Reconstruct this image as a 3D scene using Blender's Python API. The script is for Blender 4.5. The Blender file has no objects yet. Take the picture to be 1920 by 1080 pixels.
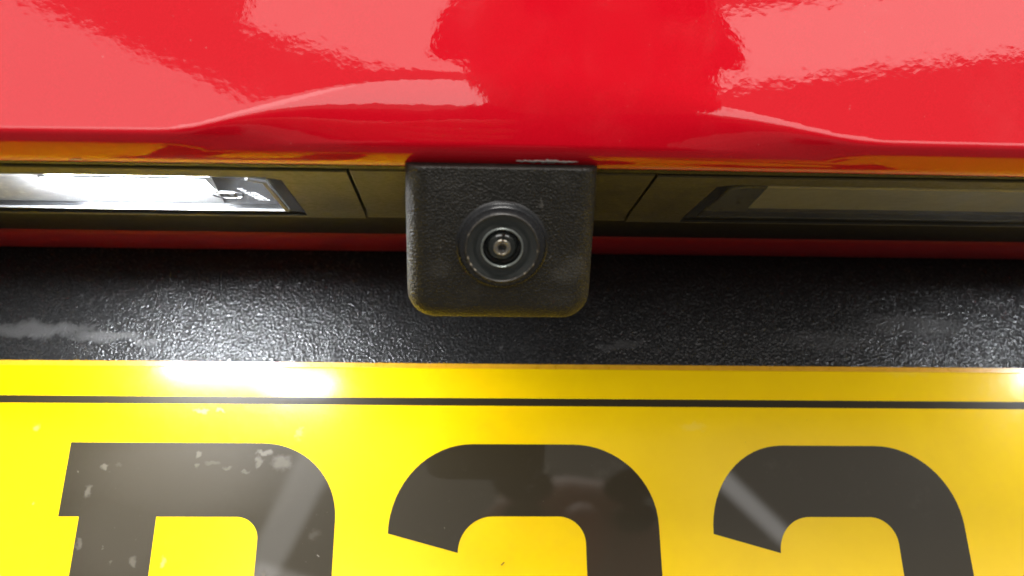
import bpy, bmesh, math, random
from mathutils import Vector, Matrix, noise
random.seed(7)
R = math.radians
MM = 0.001                      # everything below is written in millimetres
sc = bpy.context.scene
col = sc.collection

# ------------------------------------------------------------------ camera
F_PX = 2000.0                   # focal length in pixels of a 1920 wide frame
CAM_R = Matrix.Rotation(R(-2.5), 3, 'Z') @ Matrix.Rotation(R(98.0), 3, 'X') @ Matrix.Rotation(R(0.3), 3, 'Z')
cd = bpy.data.cameras.new('camera')
cd.sensor_width = 36.0
cd.lens = 36.0 * F_PX / 1920.0
cd.clip_start = 0.002
cd.clip_end = 60.0
cd.dof.use_dof = True
cd.dof.focus_distance = 0.180
cd.dof.aperture_fstop = 19.0
cam = bpy.data.objects.new('camera', cd)
cam.matrix_world = CAM_R.to_4x4()
col.objects.link(cam)
sc.camera = cam

# ------------------------------------------------------------------ world: the even light of a bright workshop
world = bpy.data.worlds.new('World')
sc.world = world
world.use_nodes = True
wb = world.node_tree.nodes['Background']
wb.inputs['Color'].default_value = (1.0, 0.95, 0.86, 1)
wb.inputs['Strength'].default_value = 0.47

# ------------------------------------------------------------------ workshop tubes and added light panels behind the photographer
def area(name, loc, target, sx, sy, power, color=(1, 1, 1), roll=0.0):
    ld = bpy.data.lights.new(name, 'AREA')
    ld.shape = 'RECTANGLE'
    ld.size, ld.size_y = sx, sy
    ld.energy = power
    ld.color = color
    o = bpy.data.objects.new(name, ld)
    o.location = loc
    d = (Vector(target) - Vector(loc)).normalized()
    o.rotation_euler = (d.to_track_quat('-Z', 'Y').to_matrix() @ Matrix.Rotation(R(roll), 3, 'Z')).to_euler()
    col.objects.link(o)
    return o
area('added_wall_panel', (1.75, -3.6, 1.60), (0, 0.15, 0.05), 2.9, 0.30, 9.5, (1.0, 0.97, 0.93))  # added panel, mirrored as the bright patch at upper right
area('added_wall_panel', (-0.36, -3.4, 1.54), (0, 0.15, 0.05), 0.95, 0.42, 3.4, (1.0, 0.96, 0.92), -14)  # added panel, mirrored as the bright patch left of the head
def tube(p, q, w, power):
    p, q = Vector(p), Vector(q)
    o = area('workshop_tube_lamp', (p + q) / 2, (p + q) / 2 - UPV, (q - p).length, w, power, (1.0, 0.98, 0.95))
    d = (q - p)
    o.rotation_euler = (0, 0, math.atan2(d.y, d.x))
UPV = Vector((0, 0, 1))
tube((-0.86, -3.4, 1.6), (-0.38, -2.1, 1.6), 0.11, 1.2)
tube((1.20, -2.86, 1.6), (0.72, -2.24, 1.6), 0.06, 0.42)
area('added_side_panel', (-1.50, -3.4, 1.12), (-0.3, 0.15, 0.3), 2.3, 0.62, 9.0, (1.0, 0.96, 0.94), -17)  # added panel, rolled to leave a dark diagonal band in the paint
area('added_overhead_fill', (0.0, -1.15, 2.3), (0, 0.15, 0.05), 1.6, 1.3, 98, (1.0, 0.97, 0.93))  # added fill from above, kept out of every mirrored direction
area('added_low_panel', (0.2, -4.2, 0.62), (0, 0.15, 0.0), 5.5, 1.0, 62, (1.0, 0.97, 0.95))  # added panel, mirrored as the bright arch above the lip

# ------------------------------------------------------------------ exposure and sampling
vs = sc.view_settings
vs.view_transform = 'Standard'
vs.look = 'None'
vs.exposure = 0.0
vs.gamma = 1.0
vs.use_curve_mapping = False
sc.render.engine = 'CYCLES'
sc.cycles.use_denoising = True
sc.cycles.max_bounces = 10
sc.cycles.transparent_max_bounces = 12
sc.cycles.caustics_reflective = True
sc.cycles.sample_clamp_indirect = 6.0

# ------------------------------------------------------------------ rays through pixels of the photograph (used only to measure)
def ray(px, py):
    return (CAM_R @ Vector(((px - 960) / F_PX, (540 - py) / F_PX, -1.0))).normalized()
def on_plane(px, py, p, n):
    d = ray(px, py)
    return d * (Vector(p).dot(n) / d.dot(n))
ZC = 39.5                       # underside of the trim
UPZ = Vector((0, 0, 1))
def on_trim(px, py, z=ZC):
    return on_plane(px, py, (0, 0, z), UPZ)

# ------------------------------------------------------------------ helpers
def tag(o, label=None, cat=None, kind=None, group=None):
    if label: o['label'] = label
    if cat: o['category'] = cat
    if kind: o['kind'] = kind
    if group: o['group'] = group
    return o
def empty(name, loc=(0, 0, 0)):
    o = bpy.data.objects.new(name, None)
    o.location = Vector(loc) * MM
    o.empty_display_size = 0.01
    col.objects.link(o)
    return o
def mesh_obj(name, verts, faces, mat, parent=None, smooth=False, sharp=None):
    me = bpy.data.meshes.new(name)
    off = Vector((0, 0, 0))
    if parent is not None:
        p = parent
        while p is not None:
            off += p.location
            p = p.parent
    me.from_pydata([Vector(v) * MM - off for v in verts], [], faces)
    bm = bmesh.new(); bm.from_mesh(me)
    bmesh.ops.recalc_face_normals(bm, faces=bm.faces)
    for f in bm.faces: f.smooth = smooth
    if smooth and sharp:
        for e in bm.edges:
            if len(e.link_faces) == 2 and e.calc_face_angle(0) > R(sharp): e.smooth = False
    bm.to_mesh(me); bm.free()
    if isinstance(mat, (list, tuple)):
        for m in mat: me.materials.append(m)
    else:
        me.materials.append(mat)
    o = bpy.data.objects.new(name, me)
    if parent is not None: o.parent = parent
    col.objects.link(o)
    return o
class Geo:
    def __init__(s): s.v = []; s.f = []
    def add(s, vs_, fs):
        k = len(s.v); s.v += [Vector(a) for a in vs_]; s.f += [tuple(i + k for i in f) for f in fs]
    def box(s, a, b):
        x0, y0, z0 = a; x1, y1, z1 = b
        s.add([(x0,y0,z0),(x1,y0,z0),(x1,y1,z0),(x0,y1,z0),(x0,y0,z1),(x1,y0,z1),(x1,y1,z1),(x0,y1,z1)],
              [(0,1,2,3),(4,5,6,7),(0,1,5,4),(1,2,6,5),(2,3,7,6),(3,0,4,7)])
    def prism(s, pts, base, e1, e2, n, h0, h1):
        """2-D polygon pts in the frame (base, e1, e2), from height h0 to h1 along n"""
        base, e1, e2, n = Vector(base), Vector(e1), Vector(e2), Vector(n)
        k = len(pts)
        lo = [base + e1 * a + e2 * b + n * h0 for a, b in pts]
        hi = [base + e1 * a + e2 * b + n * h1 for a, b in pts]
        s.add(lo + hi, [tuple(range(k)), tuple(range(k, 2 * k))] + [(i, (i + 1) % k, (i + 1) % k + k, i + k) for i in range(k)])
    def lathe(s, prof, base, e1, e2, n, seg=72, a0=0, a1=360):
        base, e1, e2, n = Vector(base), Vector(e1), Vector(e2), Vector(n)
        full = abs(a1 - a0) >= 360
        m = seg if full else seg + 1
        vs_, fs = [], []
        for j in range(m):
            a = R(a0 + (a1 - a0) * j / seg)
            for r, h in prof:
                vs_.append(base + e1 * (r * math.cos(a)) + e2 * (r * math.sin(a)) + n * h)
        k = len(prof)
        for j in range(seg):
            j2 = (j + 1) % m
            for i in range(k - 1):
                fs.append((j * k + i, j * k + i + 1, j2 * k + i + 1, j2 * k + i))
        s.add(vs_, fs)
    def sweep_x(s, prof, x0, x1, close=True):
        """closed YZ profile extruded along X"""
        k = len(prof)
        s.add([(x0, y, z) for y, z in prof] + [(x1, y, z) for y, z in prof],
              ([tuple(range(k)), tuple(range(k, 2 * k))] if close else []) +
              [(i, (i + 1) % k, (i + 1) % k + k, i + k) for i in range(k if close else k - 1)])
    def build(s, name, mat, parent=None, smooth=False, sharp=35):
        o = mesh_obj(name, s.v, s.f, mat, parent, smooth, sharp)
        bm = bmesh.new(); bm.from_mesh(o.data)
        bmesh.ops.remove_doubles(bm, verts=bm.verts, dist=1e-7)
        bmesh.ops.recalc_face_normals(bm, faces=bm.faces)
        bm.to_mesh(o.data); bm.free()
        return o
def bevel(o, w, seg=3, ang=30):
    m = o.modifiers.new('bevel', 'BEVEL')
    m.width = w * MM; m.segments = seg; m.limit_method = 'ANGLE'; m.angle_limit = R(ang)
    m.harden_normals = True
    for p in o.data.polygons: p.use_smooth = True
    return o

# ------------------------------------------------------------------ materials
def new_mat(name):
    m = bpy.data.materials.new(name); m.use_nodes = True
    nt = m.node_tree
    return m, nt, nt.nodes['Principled BSDF']
def N(nt, t, **kw):
    n = nt.nodes.new(t)
    for k, v in kw.items():
        if k.startswith('i_'): n.inputs[k[2:].replace('_', ' ')].default_value = v
        else: setattr(n, k, v)
    return n
def link(nt, a, b): nt.links.new(a, b)
def coords(nt):
    return N(nt, 'ShaderNodeNewGeometry').outputs['Position']
def fnoise(nt, scale, detail=2.0, rough=0.5, vec=None, dist=0.0):
    n = N(nt, 'ShaderNodeTexNoise')
    n.inputs['Scale'].default_value = scale
    n.inputs['Detail'].default_value = detail
    n.inputs['Roughness'].default_value = rough
    n.inputs['Distortion'].default_value = dist
    link(nt, vec if vec is not None else coords(nt), n.inputs['Vector'])
    return n.outputs['Fac']
def ramp(nt, fac, a, b, lo=0.0, hi=1.0):
    n = N(nt, 'ShaderNodeMapRange'); n.interpolation_type = 'SMOOTHSTEP'
    n.inputs['From Min'].default_value = a; n.inputs['From Max'].default_value = b
    n.inputs['To Min'].default_value = lo; n.inputs['To Max'].default_value = hi
    link(nt, fac, n.inputs['Value'])
    return n.outputs['Result']
def math_n(nt, op, a, b=None, clamp=False):
    n = N(nt, 'ShaderNodeMath', operation=op); n.use_clamp = clamp
    for i, x in enumerate((a, b)):
        if x is None: continue
        if isinstance(x, (int, float)): n.inputs[i].default_value = x
        else: link(nt, x, n.inputs[i])
    return n.outputs[0]
def mix_col(nt, fac, a, b):
    n = N(nt, 'ShaderNodeMix', data_type='RGBA')
    link(nt, fac, n.inputs[0]) if not isinstance(fac, (int, float)) else setattr(n.inputs[0], 'default_value', fac)
    for i, x in ((6, a), (7, b)):
        if isinstance(x, tuple): n.inputs[i].default_value = (*x, 1)
        else: link(nt, x, n.inputs[i])
    return n.outputs[2]
def bump(nt, height, dist, strength=1.0, prev=None):
    n = N(nt, 'ShaderNodeBump')
    n.inputs['Strength'].default_value = strength
    n.inputs['Distance'].default_value = dist
    link(nt, height, n.inputs['Height'])
    if prev is not None: link(nt, prev, n.inputs['Normal'])
    return n.outputs['Normal']
def spots(nt, pts, wob=0.0008, wscale=900.0):
    """soft ragged blobs of dirt and painted haze at chosen places: pts = [(x,y,z mm, radius x mm, radius z mm, amount)]"""
    pos = coords(nt)
    nz = N(nt, 'ShaderNodeTexNoise'); nz.inputs['Scale'].default_value = wscale; nz.inputs['Detail'].default_value = 4
    link(nt, pos, nz.inputs['Vector'])
    sub = N(nt, 'ShaderNodeVectorMath', operation='SUBTRACT'); link(nt, nz.outputs['Color'], sub.inputs[0]); sub.inputs[1].default_value = (.5, .5, .5)
    scl = N(nt, 'ShaderNodeVectorMath', operation='SCALE'); link(nt, sub.outputs[0], scl.inputs[0]); scl.inputs['Scale'].default_value = wob * 4
    ad = N(nt, 'ShaderNodeVectorMath', operation='ADD'); link(nt, pos, ad.inputs[0]); link(nt, scl.outputs[0], ad.inputs[1])
    tot = None
    for x, y, z, rx, rz, amt in pts:
        s1 = N(nt, 'ShaderNodeVectorMath', operation='SUBTRACT'); link(nt, ad.outputs[0], s1.inputs[0]); s1.inputs[1].default_value = (x * MM, y * MM, z * MM)
        s2 = N(nt, 'ShaderNodeVectorMath', operation='DIVIDE'); link(nt, s1.outputs[0], s2.inputs[0]); s2.inputs[1].default_value = (rx * MM, rz * MM * 2, rz * MM)
        ln = N(nt, 'ShaderNodeVectorMath', operation='LENGTH'); link(nt, s2.outputs[0], ln.inputs[0])
        m = ramp(nt, ln.outputs['Value'], 0.30, 1.15, amt, 0.0)
        tot = m if tot is None else math_n(nt, 'MAXIMUM', tot, m)
    return tot

def mat_red():
    m, nt, b = new_mat('red_paint')
    fl = fnoise(nt, 9000, 2, 0.6)
    c = mix_col(nt, ramp(nt, fl, 0.35, 0.65), (0.60, 0.0015, 0.010), (0.72, 0.004, 0.018))
    dust = ramp(nt, fnoise(nt, 1900, 2, 0.6), 0.755, 0.79, 0.0, 0.30)
    film = ramp(nt, fnoise(nt, 55, 6, 0.7), 0.48, 0.85, 0.0, 0.025)
    c = mix_col(nt, math_n(nt, 'MAXIMUM', dust, film), c, (0.62, 0.50, 0.46))
    link(nt, c, b.inputs['Base Color'])
    b.inputs['Roughness'].default_value = 0.45
    b.inputs['Metallic'].default_value = 0.0
    b.inputs['Specular IOR Level'].default_value = 0.02
    b.inputs['Coat Weight'].default_value = 1.0
    b.inputs['Coat Roughness'].default_value = 0.02
    b.inputs['Coat IOR'].default_value = 1.5
    peel = fnoise(nt, 520, 2.5, 0.55)
    link(nt, bump(nt, peel, 0.00003, 0.42), b.inputs['Coat Normal'])
    return m
def mat_plastic(name, base=(0.02, 0.02, 0.02), rough=0.4, grain=1600, gdist=0.0001, gstr=0.5, dust=0.0, dustcol=(0.22, 0.21, 0.2), extra=None, voronoi=False, spec=0.5):
    m, nt, b = new_mat(name)
    d1 = fnoise(nt, 160, 5, 0.65)
    d2 = fnoise(nt, 1300, 3, 0.6)
    dm = math_n(nt, 'MULTIPLY', ramp(nt, d1, 0.45, 0.75), ramp(nt, d2, 0.35, 0.7))
    dm = math_n(nt, 'MULTIPLY', dm, dust)
    if extra is not None:
        dm = math_n(nt, 'MAXIMUM', dm, extra(nt))
    link(nt, mix_col(nt, dm, base, dustcol), b.inputs['Base Color'])
    r = math_n(nt, 'ADD', math_n(nt, 'MULTIPLY', dm, 0.35), ramp(nt, d2, 0.2, 0.8, rough - 0.05, rough + 0.06), clamp=True)
    link(nt, r, b.inputs['Roughness'])
    b.inputs['Specular IOR Level'].default_value = spec
    if voronoi:
        v = N(nt, 'ShaderNodeTexVoronoi'); v.inputs['Scale'].default_value = grain; v.feature = 'SMOOTH_F1'
        v.inputs['Smoothness'].default_value = 0.35
        wv = N(nt, 'ShaderNodeTexNoise'); wv.inputs['Scale'].default_value = grain * 0.7
        link(nt, coords(nt), wv.inputs['Vector'])
        mx = N(nt, 'ShaderNodeVectorMath', operation='SCALE'); link(nt, wv.outputs['Color'], mx.inputs[0]); mx.inputs['Scale'].default_value = 0.9 / grain
        ad = N(nt, 'ShaderNodeVectorMath', operation='ADD'); link(nt, mx.outputs[0], ad.inputs[0]); link(nt, coords(nt), ad.inputs[1])
        link(nt, ad.outputs[0], v.inputs['Vector'])
        h = v.outputs['Distance']
    else:
        h = fnoise(nt, grain, 2.5, 0.55)
    link(nt, bump(nt, h, gdist, gstr), b.inputs['Normal'])
    return m
def mat_simple(name, base, rough=0.4, metal=0.0, coat=0.0, spec=0.5, bumps=None):
    m, nt, b = new_mat(name)
    v = fnoise(nt, 700, 4, 0.6)
    dark = tuple(x * 0.88 for x in base)
    link(nt, mix_col(nt, ramp(nt, v, 0.3, 0.7), dark, base), b.inputs['Base Color'])
    link(nt, ramp(nt, v, 0.2, 0.8, max(0.0, rough - 0.04), rough + 0.04), b.inputs['Roughness'])
    b.inputs['Metallic'].default_value = metal
    b.inputs['Coat Weight'].default_value = coat
    b.inputs['Coat Roughness'].default_value = 0.03
    b.inputs['Specular IOR Level'].default_value = spec
    if bumps: link(nt, bump(nt, fnoise(nt, bumps[0], 3), bumps[1], 0.5), b.inputs['Normal'])
    return m
def mat_emit(name, colr, strength):
    m = bpy.data.materials.new(name); m.use_nodes = True
    nt = m.node_tree; nt.nodes.clear()
    e = N(nt, 'ShaderNodeEmission'); e.inputs[0].default_value = (*colr, 1); e.inputs[1].default_value = strength
    o = N(nt, 'ShaderNodeOutputMaterial'); link(nt, e.outputs[0], o.inputs[0])
    return m
def mat_clear(name, tint=(0.96, 0.97, 0.98), rough=0.05, haze=0.06, bumps=None):
    """thin clear plastic: lets the lamp's light straight through and mirrors at grazing angles"""
    m = bpy.data.materials.new(name); m.use_nodes = True
    nt = m.node_tree; nt.nodes.clear()
    t = N(nt, 'ShaderNodeBsdfTransparent'); t.inputs[0].default_value = (*tint, 1)
    g = N(nt, 'ShaderNodeBsdfGlossy'); g.inputs['Roughness'].default_value = rough
    d = N(nt, 'ShaderNodeBsdfDiffuse'); d.inputs[0].default_value = (0.7, 0.72, 0.75, 1)
    fr = N(nt, 'ShaderNodeFresnel'); fr.inputs['IOR'].default_value = 1.49
    if bumps:
        nn = bump(nt, fnoise(nt, bumps[0], 2), bumps[1], 0.4)
        link(nt, nn, g.inputs['Normal']); link(nt, nn, fr.inputs['Normal'])
    m1 = N(nt, 'ShaderNodeMixShader'); m1.inputs[0].default_value = haze
    link(nt, t.outputs[0], m1.inputs[1]); link(nt, d.outputs[0], m1.inputs[2])
    geo = N(nt, 'ShaderNodeNewGeometry')          # mirror on the outer faces only: no total reflection inside the slab
    front = math_n(nt, 'SUBTRACT', 1.0, geo.outputs['Backfacing'])
    m2 = N(nt, 'ShaderNodeMixShader'); link(nt, math_n(nt, 'MULTIPLY', fr.outputs[0], front), m2.inputs[0])
    link(nt, m1.outputs[0], m2.inputs[1]); link(nt, g.outputs[0], m2.inputs[2])
    o = N(nt, 'ShaderNodeOutputMaterial'); link(nt, m2.outputs[0], o.inputs[0])
    return m

RED = mat_red()

# ================================================================== plate plane (leans back 17.4 degrees)
TILT = R(17.4)
PN = Vector((0, -math.cos(TILT), math.sin(TILT)))     # outward normal
PU = Vector((0, math.sin(TILT), math.cos(TILT)))      # up along the plate
PX = Vector((1, 0, 0))
P0 = Vector((0, 203.0, -7.8))
PTOP = 23.4                                           # plate top edge, mm above P0 along PU
def on_plate(px, py): 
    return on_plane(px, py, P0, PN)
def plate_uv(px, py):
    d = on_plate(px, py) - P0
    return d.x, d.dot(PU)

# ================================================================== floor (only its reflection shows)
def mat_floor():
    m, nt, b = new_mat('concrete')
    v = fnoise(nt, 3.0, 6, 0.6)
    link(nt, mix_col(nt, ramp(nt, v, 0.3, 0.7), (0.07, 0.068, 0.065), (0.13, 0.125, 0.12)), b.inputs['Base Color'])
    b.inputs['Roughness'].default_value = 0.6
    return m
floor = mesh_obj('floor', [(-6000, -7000, -870), (6000, -7000, -870), (6000, 2500, -870), (-6000, 2500, -870)], [(0, 1, 2, 3)], mat_floor())
tag(floor, kind='structure')

# ================================================================== the red tailgate with its trim and lamps
gate = empty('car_tailgate', (8, 200, -120))
tag(gate, 'glossy red car tailgate with black trim and lit lamps above the yellow plate', 'car tailgate')

# red outer panel: near-vertical face, finger scallop in the middle, rolled lower lip
LIPZ, LIPY, RZ, RY, CC = 42.1, 146.2, 2.8, 5.0, 6.44
def scallop(x):
    def ss(a, b, t):
        t = max(0.0, min(1.0, (t - a) / (b - a))); return t * t * (3 - 2 * t)
    return 2.6 + 7.6 * ss(-44, -6, x) * (1 - ss(10, 62, x))
def lip_shape(x):
    """height of the curved zone, its depth and the angle at which the roll takes over"""
    h = scallop(x); lo, hi = R(2), R(85)
    for _ in range(40):
        a = (lo + hi) / 2
        if 2 * (CC - RY * math.cos(a)) / h > RY / RZ * math.tan(a): lo = a
        else: hi = a
    return h, CC - RY * math.cos(a), a
_lip = {}
def panel_point(x, t):
    """t<0: along the rolled lip (t=-1 is the inner end), t>=0: mm above the roll"""
    if x not in _lip: _lip[x] = lip_shape(x)
    h, D, a0 = _lip[x]
    bow = 0.00012 * (x - 8) ** 2                     # the tailgate is gently bowed
    if t >= 0:
        y = LIPY + D * (max(0.0, h - t) / h) ** 2 + bow
        if t > 60: y += 0.0006 * (t - 60) ** 2
        return (x, y, LIPZ - RZ * math.sin(a0) + t)
    a = a0 + (R(88) - a0) * (-t)
    return (x, LIPY + CC + bow - RY * math.cos(a), LIPZ - RZ * math.sin(a))
def grid_obj(name, xs, ts, fn, mat, parent):
    v = [fn(x, t) for x in xs for t in ts]
    k = len(ts)
    f = [(i * k + j, i * k + j + 1, (i + 1) * k + j + 1, (i + 1) * k + j) for i in range(len(xs) - 1) for j in range(k - 1)]
    return mesh_obj(name, v, f, mat, parent, True)
xs = [-330 + 10 * i for i in range(25)] + [-80 + 1.25 * i for i in range(145)] + [102 + 10 * i for i in range(24)]
ts = [-1 + i / 28 for i in range(28)] + [i * 0.5 for i in range(44)] + [22 + i * 4 for i in range(20)] + [105 + 20 * i for i in range(10)]
panel = grid_obj('outer_panel', xs, ts, panel_point, RED, gate)
sol = panel.modifiers.new('sheet', 'SOLIDIFY'); sol.thickness = 0.8 * MM; sol.offset = -1.0

# chipped paint on the lip
CHIP = mat_simple('bare_primer', (0.62, 0.60, 0.56), 0.6)
def chip(cx, w, t0, t1, n, seed):
    rnd = random.Random(seed)
    g = Geo()
    top, bot = [], []
    for i in range(n + 1):
        u = i / n
        x = cx - w / 2 + w * u
        env = math.sin(math.pi * min(1, max(0, u))) ** 0.6 + 0.05
        mid = (t0 + t1) / 2 + rnd.uniform(-.02, .02)
        hw = (t1 - t0) / 2 * env * rnd.uniform(.45, 1.0)
        for lst, tt in ((top, mid - hw), (bot, mid + hw)):
            p = Vector(panel_point(x, tt)); q = Vector(panel_point(x, tt - 0.01))
            tang = (q - p).normalized(); nrm = tang.cross(Vector((1, 0, 0)))
            if nrm.y > 0: nrm = -nrm
            lst.append(p + nrm * 0.05)
    k = n + 1
    g.add(top + bot, [(i, i + 1, i + 1 + k, i + k) for i in range(n)])
    o = g.build('paint_chip', CHIP, gate, True)
    so = o.modifiers.new('film', 'SOLIDIFY'); so.thickness = 0.04 * MM
    return o

# ---- black trim under the lip, in three pieces, with cut-outs for the lamps
TRIM = mat_plastic('trim_plastic', (0.042, 0.040, 0.031), 0.36, 900, 0.00010, 0.5, dust=0.55, dustcol=(0.13, 0.12, 0.095))
TRIM_EDGE = mat_plastic('trim_edge_grain', (0.022, 0.022, 0.017), 0.5, 1500, 0.0003, 0.9, dust=0.35, dustcol=(0.10, 0.095, 0.07), spec=0.3)
Y_NEAR = on_trim(960, 327).y
Y_FAR = on_trim(960, 402).y
trim_prof = [(Y_NEAR, ZC + 2.6), (Y_NEAR, ZC + 0.2), (Y_NEAR + 0.25, ZC)]
trim_prof += [(Y_FAR - 2, ZC)]
Y_END = on_trim(960, 413, ZC - 0.4).y
for i in range(1, 9):                                # rolls down a little at the back
    a = i / 8
    trim_prof.append((Y_FAR - 2 + (Y_END - Y_FAR + 2) * a, ZC - 0.4 * a * a))
trim_prof += [(Y_END + 0.5, ZC - 0.1), (Y_END + 0.6, ZC + 2.6)]
SEAM_L = on_trim(652, 322).x
SEAM_R = on_trim(1226, 338).x
def trim_piece(x0, x1, dz=0.0):
    g = Geo()
    g.sweep_x([(y, z + dz) for y, z in trim_prof], x0, x1)
    return g.build('trim_panel', TRIM, gate)
trims = [trim_piece(-330, SEAM_L - 0.2), trim_piece(SEAM_L + 0.2, SEAM_R - 0.17, 0.2), trim_piece(SEAM_R + 0.17, 330)]
# grained front bead of the trim
g = Geo()
bead = []
for i in range(9):
    a = R(180 + 180 * i / 8)
    bead.append((Y_NEAR - 1.75 + 1.5 * math.cos(a), ZC + 0.75 + 0.6 * math.sin(a)))
bead += [(Y_NEAR - 0.25, ZC + 2.5), (Y_NEAR - 3.25, ZC + 2.5)]
g.sweep_x(bead, -330, 330)
g.build('trim_bead', TRIM_EDGE, gate, True, 50)
# dark carrier behind seams
g = Geo(); g.box((-330, Y_NEAR - 3, ZC + 11), (330, 235, ZC + 12.5)); g.build('trim_carrier', mat_simple('dark_carrier', (0.012, 0.012, 0.012), 0.7), gate)
g = Geo(); g.box((-330, Y_END + 0.8, ZC + 1.2), (330, 226, ZC + 2.2)); g.build('gap_shade_strip', mat_simple('gap_shade_black', (0.012, 0.011, 0.011), 0.6, spec=0.25), gate)  # black strip standing in for the shade in the gap
# red body bead behind the trim
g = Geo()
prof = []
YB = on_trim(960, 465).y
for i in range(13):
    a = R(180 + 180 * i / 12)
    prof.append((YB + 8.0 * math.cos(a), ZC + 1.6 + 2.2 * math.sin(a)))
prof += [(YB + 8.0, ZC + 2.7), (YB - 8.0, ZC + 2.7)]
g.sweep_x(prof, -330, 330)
g.build('body_seam', mat_simple('shaded_red_seam_paint', (0.32, 0.010, 0.016), 0.45, spec=0.3), gate, True, 60)  # shade put into the colour: darker than the same body paint

# ---- black grained panel behind the plate
def panel_smears_haze(nt):
    pts = []
    for px, py, rx, rz, am in ((70, 618, 14, 2.0, .30), (200, 632, 9, 1.5, .34), (270, 643, 5, 0.9, .30), (1165, 648, 6.5, 1.0, .16), (1130, 654, 3.0, 0.6, .2), (1720, 610, 15, 3.2, .16), (1560, 640, 14, 2.6, .10), (940, 650, .6, .6, .5)):  # dirt smears; the two broad faint spots at right paint reflected haze
        p = on_plane(px, py, P0 - PN * 9, PN)
        pts.append((p.x, p.y, p.z, rx, rz, am))
    return spots(nt, pts, 0.0011, 260)
GRAIN = mat_plastic('grained_plastic', (0.018, 0.018, 0.018), 0.24, 2100, 0.00018, 0.75, dust=0.08, dustcol=(0.20, 0.195, 0.19), extra=panel_smears_haze, voronoi=True)
back_top = 36.5
g = Geo()
b0 = P0 - PN * 9
def back_at(z): 
    s = (z - b0.z) / PU.z
    return b0 + PU * s
top = back_at(ZC + 2.4); bot = back_at(-130)
g.add([(-330, top.y, top.z), (330, top.y, top.z), (330, bot.y, bot.z), (-330, bot.y, bot.z),
       (-330, top.y + 4, top.z), (330, top.y + 4, top.z), (330, bot.y + 4, bot.z), (-330, bot.y + 4, bot.z)],
      [(0, 1, 2, 3), (4, 5, 6, 7), (0, 1, 5, 4), (1, 2, 6, 5), (2, 3, 7, 6), (3, 0, 4, 7)])
g.build('recess_panel', GRAIN, gate)

# ---- number plate lamps, let into the trim
BLACK_GLOSS = mat_simple('lamp_bezel_plastic', (0.012, 0.012, 0.013), 0.22)
TRAY_LIT = mat_simple('lamp_reflector', (0.80, 0.81, 0.83), 0.25, 0.0)
LENS_EDGE = mat_simple('lens_edge_plastic', (0.5, 0.51, 0.53), 0.2)
TRAY_GREY = mat_simple('lamp_body_grey', (0.10, 0.10, 0.105), 0.25)
TRAY_PALE = mat_simple('lamp_added_pale_plate', (0.27, 0.26, 0.22), 0.35, bumps=(300, 0.0004))
TRAY_DARK = mat_simple('lamp_body_plastic', (0.02, 0.02, 0.02), 0.3)
LENS = mat_clear('lamp_lens', rough=0.04, haze=0.05, bumps=(500, 0.0001))
LENS_MARK = mat_simple('lens_raised_plastic', (0.05, 0.051, 0.053), 0.2, 0.0, 0.3)
LED = mat_emit('led', (0.93, 0.96, 1.0), 400.0); LED_ADDED = mat_emit('led_added_glare', (0.95, 0.97, 1.0), 190.0)  # second emitter is added out of view, for the glare on the plate
def lamp_outline(px_list):
    return [on_trim(px, py) for px, py in px_list]
# plan outlines: two inner corners measured, the outer end runs out of the picture
Ln, Lf = on_trim(492, 338), on_trim(543, 397)
Rn, Rf = on_trim(1378, 352), on_trim(1308, 409)
def outline(near, far, outer_x, grow=0.0):
    s = 1 if near.x < outer_x else -1
    dn, df = near.y - grow, far.y + grow
    sl = (far.x - near.x) / (far.y - near.y)
    k = grow * 1.5
    pts = [(near.x - s * k - sl * grow + s * 2.2, dn), (near.x - s * k - sl * grow - s * 0.2 + sl * 1.6, dn + 1.5), (far.x - s * k + sl * grow, df), (outer_x, df), (outer_x, dn)]
    return pts
def cut(obj_, pts):
    g_ = Geo(); g_.prism(pts, (0, 0, ZC), (1, 0, 0), (0, 1, 0), (0, 0, 1), -6, 8)
    c = mesh_obj('cutter', g_.v, g_.f, TRIM)
    md = obj_.modifiers.new('opening', 'BOOLEAN'); md.operation = 'DIFFERENCE'; md.solver = 'EXACT'; md.object = c
    dg = bpy.context.evaluated_depsgraph_get(); dg.update()
    me = bpy.data.meshes.new_from_object(obj_.evaluated_get(dg))
    obj_.modifiers.clear(); obj_.data = me
    bpy.data.objects.remove(c)
LEDS_L = (on_trim(140, 362),)
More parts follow.
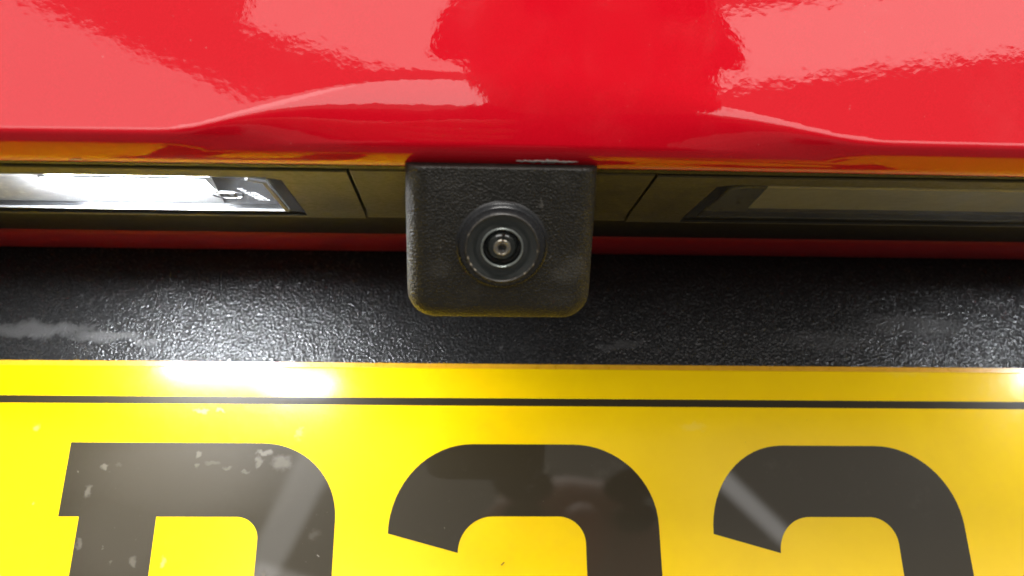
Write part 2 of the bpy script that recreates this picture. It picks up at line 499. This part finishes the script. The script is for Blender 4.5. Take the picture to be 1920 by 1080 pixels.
def plate_lamp(near, far, outer_x, trim_obj, leds, lit, label):
    root = empty('number_plate_lamp', (0, 0, 0))
    root.parent = gate
    root.location = -gate.location
    root['label'] = label
    op = outline(near, far, outer_x, 1.9)
    ip = outline(near, far, outer_x, 0.0)
    cut(trim_obj, outline(near, far, outer_x, 1.85))
    # bezel: sloping ring from the trim opening to the lens
    k = len(op)
    g = Geo()
    v = [(x, y, ZC + 0.02) for x, y in outline(near, far, outer_x, 1.8)] + [(x, y, ZC + 0.35) for x, y in outline(near, far, outer_x, 0.1)] + \
        [(x, y, ZC + 2.6) for x, y in outline(near, far, outer_x, 0.1)] + [(x, y, ZC + 2.6) for x, y in outline(near, far, outer_x, 1.8)]
    f = []
    for ring in range(4):
        a, b = ring * k, ((ring + 1) % 4) * k
        f += [(a + i, a + (i + 1) % k, b + (i + 1) % k, b + i) for i in range(k)]
    g.add(v, f)
    bz = g.build('bezel', BLACK_GLOSS, root)
    bevel(bz, 0.15, 2)
    # tray with sloping walls above the lens
    g = Geo()
    lo = [(x, y, ZC + 1.35) for x, y in outline(near, far, outer_x, 0.05)]
    hi = [(x, y, ZC + 6.0) for x, y in outline(near, far, outer_x, -1.2)]
    g.add(lo + hi, [tuple(range(k, 2 * k))] + [(i, (i + 1) % k, (i + 1) % k + k, i + k) for i in range(k)])
    g.build('lamp_body', TRAY_GREY if lit else TRAY_DARK, root)
    if lit:
        xr = on_trim(388, 365).x                       # the bright reflector stops short of the inner end
        g = Geo()
        g.add([(outer_x + 1, near.y + 1.3, ZC + 5.8), (xr, near.y + 1.3, ZC + 5.8), (xr, far.y - 0.12, ZC + 1.33), (outer_x + 1, far.y - 0.12, ZC + 1.33),
               (xr, near.y + 0.6, ZC + 1.6), (xr, near.y + 0.8, ZC + 5.8)], [(0, 1, 2, 3)])
        ro = g.build('reflector', TRAY_LIT, root)
        so = ro.modifiers.new('sheet', 'SOLIDIFY'); so.thickness = 0.2 * MM
        # polished edge of the lens, which carries the light
        g = Geo()
        q0 = outline(near, far, outer_x, -0.05); q1 = outline(near, far, outer_x, -0.42)
        idx = [0, 1, 2, 3]
        vv = [(q0[i][0], q0[i][1], ZC - 0.02) for i in idx] + [(q1[i][0], q1[i][1], ZC - 0.02) for i in idx] + [(q0[i][0], q0[i][1], ZC + 0.4) for i in idx] + [(q1[i][0], q1[i][1], ZC + 0.4) for i in idx]
        ff = []
        for i in range(3):
            ff += [(i, i + 1, i + 5, i + 4), (i + 8, i + 9, i + 13, i + 12), (i, i + 1, i + 9, i + 8), (i + 4, i + 5, i + 13, i + 12)]
        ff += [(0, 4, 12, 8), (3, 7, 15, 11)]
        g.add(vv, ff)
        g.build('lens_edge', LENS_EDGE, root)
    if not lit:
        xr = on_trim(1458, 378).x
        g = Geo()
        g.add([(outer_x - 1, near.y + 1.3, ZC + 4.6), (xr, near.y + 1.3, ZC + 4.6), (xr - 1.5, far.y - 1.6, ZC + 1.6), (outer_x - 1, far.y - 1.6, ZC + 1.6)], [(0, 1, 2, 3)])
        ro = g.build('reflector', TRAY_PALE, root)  # added pale plate, stands in for the olive reflection in the lens
        so = ro.modifiers.new('sheet', 'SOLIDIFY'); so.thickness = 0.2 * MM
    # clear lens slab
    g = Geo(); g.prism(outline(near, far, outer_x, -0.05), (0, 0, ZC), (1, 0, 0), (0, 1, 0), (0, 0, 1), 0.1, 1.3)
    ln = g.build('lens', LENS, root)
    bevel(ln, 0.35, 2)
    ym = (near.y + far.y) / 2
    for (x0, x1, y0, y1, z0, em) in leds:
        g = Geo()
        d = 0.5 if em is LED else 0.02
        g.box((x0, y0, ZC + z0), (x1, y1, ZC + z0 + d))
        g.build('led', em, root)
        g = Geo()
        g.box((x0 - 0.8, y0 - 0.5, ZC + z0 + d + 0.02), (x1 + 0.8, y1 + 0.5, ZC + z0 + d + 0.6))
        g.build('led_board', TRAY_LIT if em is LED else TRAY_DARK, root)  # over the added emitter it only keeps light off the tray
    return root, ln
YM = (Ln.y + Lf.y) / 2
lampL, lensL = plate_lamp(Ln, Lf, -130, trims[0], [(LEDS_L[0].x - 5, on_trim(372, 362).x, YM - 1, YM + 5, 1.9, LED), (on_trim(330, 352).x, on_trim(505, 352).x, Ln.y + 0.9, Ln.y + 6.2, 2.2, LED_ADDED)], True, 'lit white number plate lamp with clear lens, left of the camera')
lampR, lensR = plate_lamp(Rn, Rf, 190, trims[2], [(on_trim(2480, 375).x - 4, on_trim(2480, 375).x + 4, 173, 179, 1.9, LED)], False, 'number plate lamp with dark inner end, right of the camera')
# raised marks moulded into the left lens: a circled E and a line of small characters
MC = on_trim(428, 366)
g = Geo()
zb = ZC + 0.1
ring = [(2.55, 0.05), (2.55, -0.14), (2.32, -0.14), (2.32, 0.05)]
g.lathe(ring, (MC.x, MC.y, zb), (1, 0, 0), (0, 1, 0), (0, 0, 1), 40)
g.build('approval_ring', LENS_MARK, lampL, True, 40)
def bars(lst, name, parent):
    g_ = Geo()
    for (x0, y0, x1, y1) in lst:
        g_.box((x0, y0, zb - 0.14), (x1, y1, zb + 0.05))
    return g_.build(name, LENS_MARK, parent)
ex, ey = MC.x, MC.y
bars([(ex - 1.35, ey - 1.25, ex + 1.35, ey - 0.85), (ex - 1.35, ey - 0.85, ex - 0.95, ey + 1.1), (ex - .2, ey - .85, ex + .2, ey + 1.1), (ex + .95, ey - .85, ex + 1.35, ey + 1.1)], 'approval_letter', lampL)
rnd = random.Random(3)
dirv = Vector((0.36, 0.93))
lst = []
for row in range(2):
    for i in range(7):
        if row == 1 and i < 2: continue
        cx = ex + 2.9 + row * 1.0 + i * 0.30
        cy = ey - 4.2 + i * 1.35
        lst += [(cx - .42, cy - .4, cx + .42, cy - .2)]
        if rnd.random() < .8: lst += [(cx - .42, cy + .2, cx + .42, cy + .38)]
        if rnd.random() < .7: lst += [(cx - .42, cy - .2, cx - .22, cy + .2)]
        if rnd.random() < .5: lst += [(cx + .22, cy - .2, cx + .42, cy + .2)]
bars(lst, 'moulded_characters', lampL)
chip(on_trim(135, 300).x * 0.985, 1.9, -0.66, -0.56, 8, 2)
chip(11.5, 9.0, -0.70, -0.56, 30, 5)

# ================================================================== reversing camera
FT = R(32.0)
FN = Vector((0, -math.cos(FT), -math.sin(FT)))
FU = Vector((0, -math.sin(FT), math.cos(FT)))
F0 = Vector((0, 149.5, 37.0))
F0 = on_plane(941, 318, F0, FN)
def face_uv(px, py):
    d = on_plane(px, py, F0, FN) - F0
    return d.x, d.dot(FU)
hl, _ = face_uv(757, 330); hr, _ = face_uv(1124, 330)
_, hb = face_uv(941, 596)
HX = (hl + hr) / 2; HW = (hr - hl) / 2
HTOP = 0.1; HBOT = hb - 0.95
rcam = empty('reversing_camera', tuple(F0 - FN * 12))
tag(rcam, 'small black grained reversing camera hanging under the red lip, round lens facing out', 'reversing camera')
LU, LV = face_uv(941, 459)
LC = F0 + PX * LU + FU * LV
def housing_dust(nt):
    p = lambda px, py: on_plane(px, py, F0, FN)
    pts = []
    for px, py, rx, rz, a in ((1078, 500, 2.4, 2.2, .22), (1060, 515, 2.8, 1.6, .22), (825, 505, 2.0, 1.8, .14), (840, 345, 3, 1.2, .06), (1050, 560, 2.5, 1.4, .07), (1012, 382, .35, .5, .55), (1006, 386, .22, .2, .6), (1012, 375, .2, .25, .7), (998, 380, .15, .15, .6), (826, 463, .17, .17, .9), (1034, 482, .15, .2, .6), (870, 545, .8, .2, .2)):
        q = p(px, py); pts.append((q.x, q.y, q.z, rx, rz, a))
    return spots(nt, pts, 0.0005, 700)
HOUSE = mat_plastic('camera_housing_plastic', (0.020, 0.0195, 0.0165), 0.44, 2900, 0.00020, 0.8, dust=0.22, dustcol=(0.15, 0.145, 0.13), extra=housing_dust, voronoi=True, spec=0.42)
def rrect(inset, wtaper):
    """outline: bottom corners large radius, top corners small, in face coordinates"""
    pts = []
    w = HW - inset
    rb = max(4.3 - inset, 0.6); rt = 0.5
    b_, t_ = HBOT + inset, HTOP
    def arc(cx, cy, r, a0, a1, n):
        for i in range(n + 1):
            a = R(a0 + (a1 - a0) * i / n); pts.append((cx + r * math.cos(a), cy + r * math.sin(a)))
    arc(HX - w + rb, b_ + rb, rb, 180, 270, 14)
    arc(HX + w - rb, b_ + rb, rb, 270, 360, 14)
    arc(HX + w - rt, t_ - rt, rt, 0, 90, 3)
    arc(HX - w + rt, t_ - rt, rt, 90, 180, 3)
    # slight narrowing towards the bottom
    return [(HX + (x - HX) * (1 - wtaper * (HTOP - y) / (HTOP - HBOT)), y) for x, y in pts]
rings = []
RF = 3.1
for i in range(11):
    th = R(90 * i / 10)
    rings.append((RF * (1 - math.sin(th)), RF * (1 - math.cos(th))))
rings.append((-0.25, 26.0))
verts, faces = [], []
for inset, dep in rings:
    for (u, v) in rrect(inset, 0.012):
        verts.append(F0 + PX * u + FU * v - FN * dep)
K = len(rrect(0, 0))
faces.append(tuple(range(K)))
for r_ in range(len(rings) - 1):
    faces += [(r_ * K + i, r_ * K + (i + 1) % K, (r_ + 1) * K + (i + 1) % K, (r_ + 1) * K + i) for i in range(K)]
mesh_obj('housing', verts, faces, HOUSE, rcam, True, 50)
def scuff_ring(nt):
    v = fnoise(nt, 2600, 4, 0.7)
    base = ramp(nt, v, 0.56, 0.70, 0.0, 0.25)
    pts = []
    for px, py, r1, a in ((879, 483, .30, .9), (886, 494, .42, 1.0), (893, 503, .35, .9), (904, 511, .3, .8), (914, 516, .25, .7), (930, 521, .22, .8), (966, 520, .25, .7), (985, 513, .2, .6), (1000, 497, .3, .6), (1007, 470, .3, .5), (876, 440, .3, .45), (995, 420, .25, .4)):
        q = on_plane(px, py, F0 + FN * 1.4, FN); pts.append((q.x, q.y, q.z, r1, r1, a))
    return math_n(nt, 'MAXIMUM', base, spots(nt, pts, 0.00025, 1500))
BARREL = mat_plastic('lens_barrel_plastic', (0.022, 0.023, 0.025), 0.26, 2400, 0.00003, 0.4, dust=0.10, dustcol=(0.20, 0.20, 0.20))
WORN = mat_plastic('worn_rim', (0.05, 0.048, 0.045), 0.35, 2400, 0.00006, 0.5, dust=0.3, dustcol=(0.50, 0.44, 0.35), extra=scuff_ring)
FUNNEL = mat_simple('lens_cone', (0.035, 0.040, 0.038), 0.20, 0.0, 0.6)
INNER = mat_simple('lens_well', (0.006, 0.007, 0.006), 0.15)
RINGM = mat_simple('lens_retaining_ring', (0.42, 0.46, 0.44), 0.28, 0.6)
GLASSB = mat_simple('lens_element', (0.012, 0.016, 0.013), 0.04, 0.0, 1.0)
PUPIL = mat_simple('lens_element_coating', (0.42, 0.38, 0.32), 0.16, 0.75, 1.0)
DARK = mat_simple('lens_iris', (0.01, 0.009, 0.008), 0.2)
def lat(prof, name, mat, parent=rcam, seg=80, sharp=40):
    g_ = Geo(); g_.lathe(prof, LC, PX, FU, FN, seg); return g_.build(name, mat, parent, True, sharp)
barrel = lat([(7.0, -1.0), (6.95, -0.05), (6.6, 0.12), (6.45, 0.35), (6.38, 0.8), (6.2, 1.05), (5.45, 1.15), (5.4, 1.2)], 'barrel', BARREL)
lens = empty('lens', (0, 0, 0)); lens.parent = rcam; lens.location = -rcam.location
lat([(5.42, 1.0), (5.40, 1.42), (5.33, 1.52), (5.24, 1.52), (5.16, 1.42), (5.1, 1.25)], 'rim', WORN, lens)
lat([(5.12, 1.30), (4.6, 1.10), (4.0, 1.0), (3.5, 1.05), (3.15, 1.2)], 'cone', FUNNEL, lens)
lat([(3.18, 1.0), (3.16, 1.3), (3.06, 1.42), (2.92, 1.42), (2.82, 1.3), (2.8, 0.9)], 'retaining_ring', RINGM, lens)
lat([(2.82, 1.2), (2.7, 0.35), (2.35, 0.2)], 'well', INNER, lens)
lat([(2.45, 0.2), (2.3, 0.55), (2.0, 0.85), (1.6, 1.05), (1.25, 1.15)], 'outer_element', GLASSB, lens)
lat([(1.3, 1.12), (1.12, 1.28), (0.98, 1.30), (0.90, 1.24), (0.72, 1.2), (0.60, 1.22)], 'inner_element', PUPIL, lens)
lat([(2.78, 1.0), (2.5, 1.45), (2.0, 1.85), (1.4, 2.1), (0.7, 2.25), (0.001, 2.28)], 'glass_dome', mat_clear('dome_glass', (0.97, 0.98, 0.97), 0.01, 0.01), lens)
lat([(0.62, 1.22), (0.5, 1.10), (0.25, 1.02), (0.001, 1.0)], 'iris', DARK, lens)

# ================================================================== number plate
U_D, V_D = plate_uv(110, 962)
U_2, V_2 = plate_uv(727, 1000)
U_3, V_3 = plate_uv(1338, 1000)
CH_TOP = plate_uv(960, 833)[1]
print('plate check', U_D, U_2, U_3, U_2 - U_D, U_3 - U_2, 'top->chars', PTOP - CH_TOP)
plate = empty('number_plate', tuple(P0 + PU * (PTOP - 111)))
tag(plate, 'yellow number plate with black characters D22 and a thin black border line', 'number plate')
def mat_yellow():
    m, nt, b = new_mat('yellow_acrylic')
    v = fnoise(nt, 60, 4, 0.6)
    c = mix_col(nt, ramp(nt, v, 0.3, 0.7), (0.86, 0.555, 0.0005), (0.90, 0.59, 0.0008))
    pts = []
    for px, py, r1, r2, a in ((378, 770, 1.6, .7, .30), (412, 770, .9, .5, .25), (560, 752, 1.2, .5, .25), (562, 812, 1.0, 1.2, .2), (305, 1055, .5, 1.2, .25), (70, 800, .8, .8, .2), (65, 940, .4, .4, .4), (1300, 800, 3, .9, .10), (1700, 700, 6, .8, .06)):  # pale smears; the wide one right of centre paints a reflected streak
        p_ = on_plate(px, py); pts.append((p_.x, p_.y, p_.z, r1, r2, a))
    c = mix_col(nt, spots(nt, pts, 0.0006, 800), c, (0.80, 0.72, 0.35))
    speck = ramp(nt, fnoise(nt, 1100, 3, 0.7), 0.735, 0.78, 0.0, 0.55)
    film = ramp(nt, fnoise(nt, 45, 6, 0.7), 0.5, 0.85, 0.0, 0.12)
    c = mix_col(nt, math_n(nt, 'MAXIMUM', speck, film), c, (0.30, 0.19, 0.03))
    link(nt, c, b.inputs['Base Color'])
    f = fnoise(nt, 900, 4, 0.65)
    link(nt, ramp(nt, f, 0.3, 0.8, 0.30, 0.40), b.inputs['Roughness'])
    b.inputs['Specular IOR Level'].default_value = 0.05
    b.inputs['Coat Weight'].default_value = 0.85
    link(nt, ramp(nt, f, 0.35, 0.8, 0.16, 0.24), b.inputs['Coat Roughness'])
    return m
def mat_black_char():
    m, nt, b = new_mat('black_plate_print')
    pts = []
    for px, py, r1, r2, a in ((198, 875, 1.0, .9, .5), (222, 872, 1.2, .5, .2), (165, 922, 1.0, 1.4, .45), (145, 880, .3, .3, .5), (373, 852, 1.0, .9, .4), (400, 866, 2.4, .8, .25), (425, 878, 1.4, .6, .3), (460, 884, 1.3, .4, .3), (370, 872, .6, .8, .35), (497, 850, 2.0, .9, .42), (528, 868, 2.6, 1.9, .30), (485, 868, .8, 1.4, .35), (148, 1020, .8, 1.3, .42), (250, 1052, .9, 1.3, .4), (192, 1026, .5, .3, .35), (205, 1055, .6, .3, .3), (590, 1002, 1.2, 1.2, .12), (597, 1040, .28, .35, .9), (496, 1075, .5, .8, .4), (835, 993, .18, .25, .7), (330, 890, 24, 13, .13), (230, 1000, 14, 16, .10)):  # scuffs, then two broad faint spots that paint reflected haze on the D
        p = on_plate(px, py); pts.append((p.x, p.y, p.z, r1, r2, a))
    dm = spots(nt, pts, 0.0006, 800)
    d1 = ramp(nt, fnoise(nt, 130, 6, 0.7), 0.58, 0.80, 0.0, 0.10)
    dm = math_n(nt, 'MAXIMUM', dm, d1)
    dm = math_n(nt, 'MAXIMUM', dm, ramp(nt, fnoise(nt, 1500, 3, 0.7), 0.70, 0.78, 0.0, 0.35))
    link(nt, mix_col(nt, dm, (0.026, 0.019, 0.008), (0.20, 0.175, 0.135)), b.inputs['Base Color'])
    b.inputs['Roughness'].default_value = 0.4
    b.inputs['Specular IOR Level'].default_value = 0.2
    b.inputs['Coat Weight'].default_value = 1.0
    link(nt, math_n(nt, 'ADD', math_n(nt, 'MULTIPLY', dm, 0.5), 0.02), b.inputs['Coat Roughness'])
    return m
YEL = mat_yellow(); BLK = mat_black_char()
EDGE = mat_simple('plate_edge_acrylic', (0.70, 0.36, 0.015), 0.3, 0.0, 0.3)
def plate_rect(u0, u1, v0, v1, r, n=6):
    pts = []
    for cx, cy, a in ((u1 - r, v1 - r, 0), (u0 + r, v1 - r, 90), (u0 + r, v0 + r, 180), (u1 - r, v0 + r, 270)):
        for i in range(n + 1):
            t = R(a + 90 * i / n); pts.append((cx + r * math.cos(t), cy + r * math.sin(t)))
    return pts
PL, PR_, PB, PT = -205.0, 315.0, PTOP - 111.0, PTOP - 1.0
g = Geo(); g.prism(plate_rect(PL, PR_, PB, PT, 5), P0, PX, PU, PN, -2.2, 0.0)
face = g.build('face', YEL, plate)
bevel(face, 0.35, 2, 60)
g = Geo(); g.prism(plate_rect(PL + .2, PR_ - .2, PB + .2, PTOP + 0.75, 5), P0, PX, PU, PN, -4.6, -2.25)
g.build('backing', EDGE, plate)
# border line
BT = plate_uv(960, 738)[1]; BB = plate_uv(960, 752)[1]
ins = PTOP - BT; lw = BT - BB
oo = plate_rect(PL + ins, PR_ - ins, PB + ins, PT - ins, 4); ii = plate_rect(PL + ins + lw, PR_ - ins - lw, PB + ins + lw, PT - ins - lw, 4 - lw if lw < 3.5 else .5)
g = Geo(); k = len(oo)
P3 = lambda uv, h: P0 + PX * uv[0] + PU * uv[1] + PN * h
g.add([P3(q, 0.03) for q in oo] + [P3(q, 0.03) for q in ii] + [P3(q, -0.1) for q in oo] + [P3(q, -0.1) for q in ii],
      [(i, (i + 1) % k, (i + 1) % k + k, i + k) for i in range(k)] + [(i + 2 * k, (i + 1) % k + 2 * k, (i + 1) % k + 3 * k, i + 3 * k) for i in range(k)] +
      [(i, (i + 1) % k, (i + 1) % k + 2 * k, i + 2 * k) for i in range(k)] + [(i + k, (i + 1) % k + k, (i + 1) % k + 3 * k, i + 3 * k) for i in range(k)])
g.build('border_line', BLK, plate)
# characters, 50 x 79 mm
def arc(cx, cy, rx, ry, a0, a1, n=14):
    return [(cx + rx * math.cos(R(a0 + (a1 - a0) * i / n)), cy + ry * math.sin(R(a0 + (a1 - a0) * i / n))) for i in range(n + 1)]
def strip(outer, inner):
    """solid between two equally long open polylines"""
    return outer, inner
def char_mesh(name, loops_quads, u0, label):
    g_ = Geo()
    for a, b, closed in loops_quads:
        n = len(a)
        va = [P3((u0 + x, CH_TOP + y), 0.03) for x, y in a]; vb = [P3((u0 + x, CH_TOP + y), 0.03) for x, y in b]
        wa = [P3((u0 + x, CH_TOP + y), -0.1) for x, y in a]; wb = [P3((u0 + x, CH_TOP + y), -0.1) for x, y in b]
        m = n if closed else n - 1
        j = lambda i: (i + 1) % n
        fs = [(i, j(i), j(i) + n, i + n) for i in range(m)] + [(i + 2 * n, j(i) + 2 * n, j(i) + 3 * n, i + 3 * n) for i in range(m)]
        fs += [(i, j(i), j(i) + 2 * n, i + 2 * n) for i in range(m)] + [(i + n, j(i) + n, j(i) + 3 * n, i + 3 * n) for i in range(m)]
        if not closed:
            fs += [(0, n, 3 * n, 2 * n), (n - 1, 2 * n - 1, 4 * n - 1, 3 * n - 1)]
        g_.add(va + vb + wa + wb, fs)
    o = g_.build(name, BLK, plate)
    o['label'] = label
    return o
def resample(p, n):
    L = [0]
    for a, b in zip(p, p[1:]): L.append(L[-1] + math.dist(a, b))
    out = []
    for i in range(n):
        t = L[-1] * i / (n - 1)
        j = max(q for q in range(len(L)) if L[q] <= t + 1e-9)
        if j >= len(p) - 1: out.append(p[-1]); continue
        f = (t - L[j]) / (L[j + 1] - L[j]); out.append((p[j][0] + (p[j + 1][0] - p[j][0]) * f, p[j][1] + (p[j + 1][1] - p[j][1]) * f))
    return out
A14 = lambda *a: arc(*a, n=16)
# the 2: matched corner by corner so that inner and outer outlines pair up
o2 = A14(15.5, -17.0, 15.5, 17.0, 180, 90) + A14(34.5, -15.5, 15.5, 15.5, 90, 0) + A14(31.0, -28.5, 19.0, 14.0, 0, -52) + [(14.5, -65.0), (50, -65), (50, -65.001)]
i2 = A14(19.3, -20.5, 6.5, 6.7, 180, 90) + A14(31.3, -18.8, 5.0, 5.0, 90, 0) + A14(28.5, -28.0, 7.8, 6.0, 0, -52) + [(0.0, -64.0), (0, -79), (50, -79)]
two = [(o2, i2, False)]
# the D with serifs
SX = 3.7; ST = 13.9
oD = [(SX + ST, 0)] + [(35.5, 0)] + A14(35.5, -14.5, 14.5, 14.5, 90, 0) + A14(35.5, -64.5, 14.5, 14.5, 0, -90) + [(35.5, -79), (SX + ST, -79)]
iD = [(SX + ST, -14)] + [(32.0, -14)] + A14(32.0, -18.2, 4.2, 4.2, 90, 0) + A14(32.0, -60.8, 4.2, 4.2, 0, -90) + [(32.0, -65), (SX + ST, -65)]
stemL = [(0, 0), (0, -14), (SX, -14), (SX, -65), (0, -65), (0, -79)]
stemR = [(SX + ST, 0), (SX + ST, -14), (SX + ST, -14.001), (SX + ST, -64.999), (SX + ST, -65), (SX + ST, -79)]
char_mesh('character', [(oD, iD, False), (stemL, stemR, False)], U_D, 'black letter D with pale scuffs and painted haze')
char_mesh('character', two, U_2, 'black figure 2 in the middle')
char_mesh('character', [([(x * 0.953, y) for x, y in o2], [(x * 0.953, y) for x, y in i2], False)], U_3, 'black figure 2 on the right')
# a grain of dirt on the yellow
p = plate_uv(942, 1057)
g = Geo(); g.prism([(-.35, -.25), (-.1, -.32), (.4, .2), (.3, .35), (-.05, .05)], P3(p, 0), PX, PU, PN, -0.01, 0.08)
g.build('dirt_speck', mat_simple('dirt', (0.22, 0.10, 0.01), 0.8), plate)

# ================================================================== the photographer (only seen mirrored in the paint and the plate)
def skin_person():
    cl = mat_simple('dark_clothing', (0.022, 0.022, 0.026), 0.85, bumps=(120, 0.002))
    sk = mat_simple('skin', (0.55, 0.33, 0.24), 0.5)
    hr_ = mat_simple('hair', (0.025, 0.018, 0.013), 0.6)
    J = {}
    E = []
    def add(n, p, r, parent=None, r2=None):
        J[n] = (len(J), Vector(p), r, r2 or r); 
        if parent: E.append((J[parent][0], J[n][0]))
    X0 = 62
    add('pelvis', (X0, -700, -480), 150, None, 120)
    add('waist', (X0, -650, -330), 135, 'pelvis', 110)
    add('chest', (X0, -540, -140), 150, 'waist', 115)
    add('upper', (X0, -450, -30), 92, 'chest', 80)
    add('neck', (X0, -325, 62), 55, 'upper')
    add('skull_base', (X0, -238, 110), 66, 'neck', 74)
    add('head', (X0, -208, 180), 76, 'skull_base', 90)
    add('crown', (X0, -218, 245), 58, 'head', 66)
    for s, nm in ((-1, 'l'), (1, 'r')):
        add('shoulder' + nm, (X0 + s * 165, -455, -38), 60, 'upper')
        add('elbow' + nm, (X0 + s * 210, -400, -230), 45, 'shoulder' + nm)
        add('wrist' + nm, (X0 + s * 120, -270, -70), 30, 'elbow' + nm)
        add('palm' + nm, (X0 + s * 85, -225, -30), 30, 'wrist' + nm, 18)
        for k in range(4):
            add('f%d%s' % (k, nm), (X0 + s * (88 - 3 * k), -190 + 3 * k, -58 + 19 * k), 10, 'palm' + nm)
            add('g%d%s' % (k, nm), (X0 + s * (72 - 2 * k), -168, -58 + 19 * k), 9, 'f%d%s' % (k, nm))
            add('h%d%s' % (k, nm), (X0 + s * (50 - 2 * k - (6 if k in (1, 2) else 0)), -166, -56 + 18 * k), 8, 'g%d%s' % (k, nm))
        add('t0' + nm, (X0 + s * 62, -222, -5), 12, 'palm' + nm)
        add('t1' + nm, (X0 + s * 38, -212, 2), 10, 't0' + nm)
        add('hip' + nm, (X0 + s * 100, -690, -530), 92, 'pelvis')
        add('knee' + nm, (X0 + s * 150, -420, -795), 64, 'hip' + nm)
        add('ankle' + nm, (X0 + s * 140, -850, -830), 40, 'knee' + nm)
        add('toe' + nm, (X0 + s * 140, -930, -850), 26, 'ankle' + nm)
    root = empty('person', (X0, -700, -868))
    tag(root, 'person in dark clothing kneeling behind, mirrored in the red paint and plate', 'person')
    me = bpy.data.meshes.new('body')
    me.from_pydata([j[1] * MM - root.location for j in J.values()], E, [])
    me.materials.append(cl); me.materials.append(sk)
    o = bpy.data.objects.new('body', me); o.parent = root; col.objects.link(o)
    sm = o.modifiers.new('skin', 'SKIN'); sm.use_smooth_shade = True
    for v, j in zip(me.skin_vertices[0].data, J.values()):
        v.radius = (j[2] * MM, j[3] * MM)
    me.skin_vertices[0].data[0].use_root = True
    su = o.modifiers.new('smooth', 'SUBSURF'); su.levels = 2; su.render_levels = 2
    bpy.context.view_layer.update()
    dg = bpy.context.evaluated_depsgraph_get(); dg.update()
    m2 = bpy.data.meshes.new_from_object(o.evaluated_get(dg))
    o.modifiers.clear(); o.data = m2
    if len(m2.materials) < 2:
        m2.materials.clear(); m2.materials.append(cl); m2.materials.append(sk)
    for p_ in m2.polygons:
        p_.use_smooth = True
        c = p_.center + root.location
        hand = c.y > -0.285 and c.z > -0.5
        p_.material_index = 1 if (c.z > 0.06 or hand) else 0
    # hair cap
    g_ = Geo()
    HC = Vector((X0, -225, 192))
    for i in range(13):
        pass
    prof = [(84 * math.cos(R(a)), 92 * math.sin(R(a))) for a in range(0, 91, 9)]
    g_.lathe(prof, HC, (1, 0, 0), Vector((0, .9, -.43)), Vector((0, -.5, .86)), 28)
    g_.build('hair', hr_, root, True)
    for s in (-1, 1):
        g_ = Geo(); g_.lathe([(17 * math.cos(R(a)), 6 * math.sin(R(a))) for a in range(-90, 91, 15)], (X0 + s * 30, -120, 196), (1, 0, .1 * s), (0, 1, 0), (0, 0, 1), 12)
        g_.build('eyebrow', hr_, root, True)
        g_ = Geo(); g_.lathe([(12 * math.cos(R(a)), 7 * math.sin(R(a))) for a in range(-90, 91, 15)], (X0 + s * 30, -124, 178), (1, 0, 0), (0, 1, 0), (0, 0, 1), 12)
        g_.build('eye', hr_, root, True)
    g_ = Geo(); g_.lathe([(15 * math.cos(R(a)), 26 * math.sin(R(a))) for a in range(-90, 91, 15)], (X0, -117, 155), (1, 0, 0), (0, 1, 0), (0, 0, 1), 12)
    g_.build('nose', sk, root, True)
    return root
skin_person()
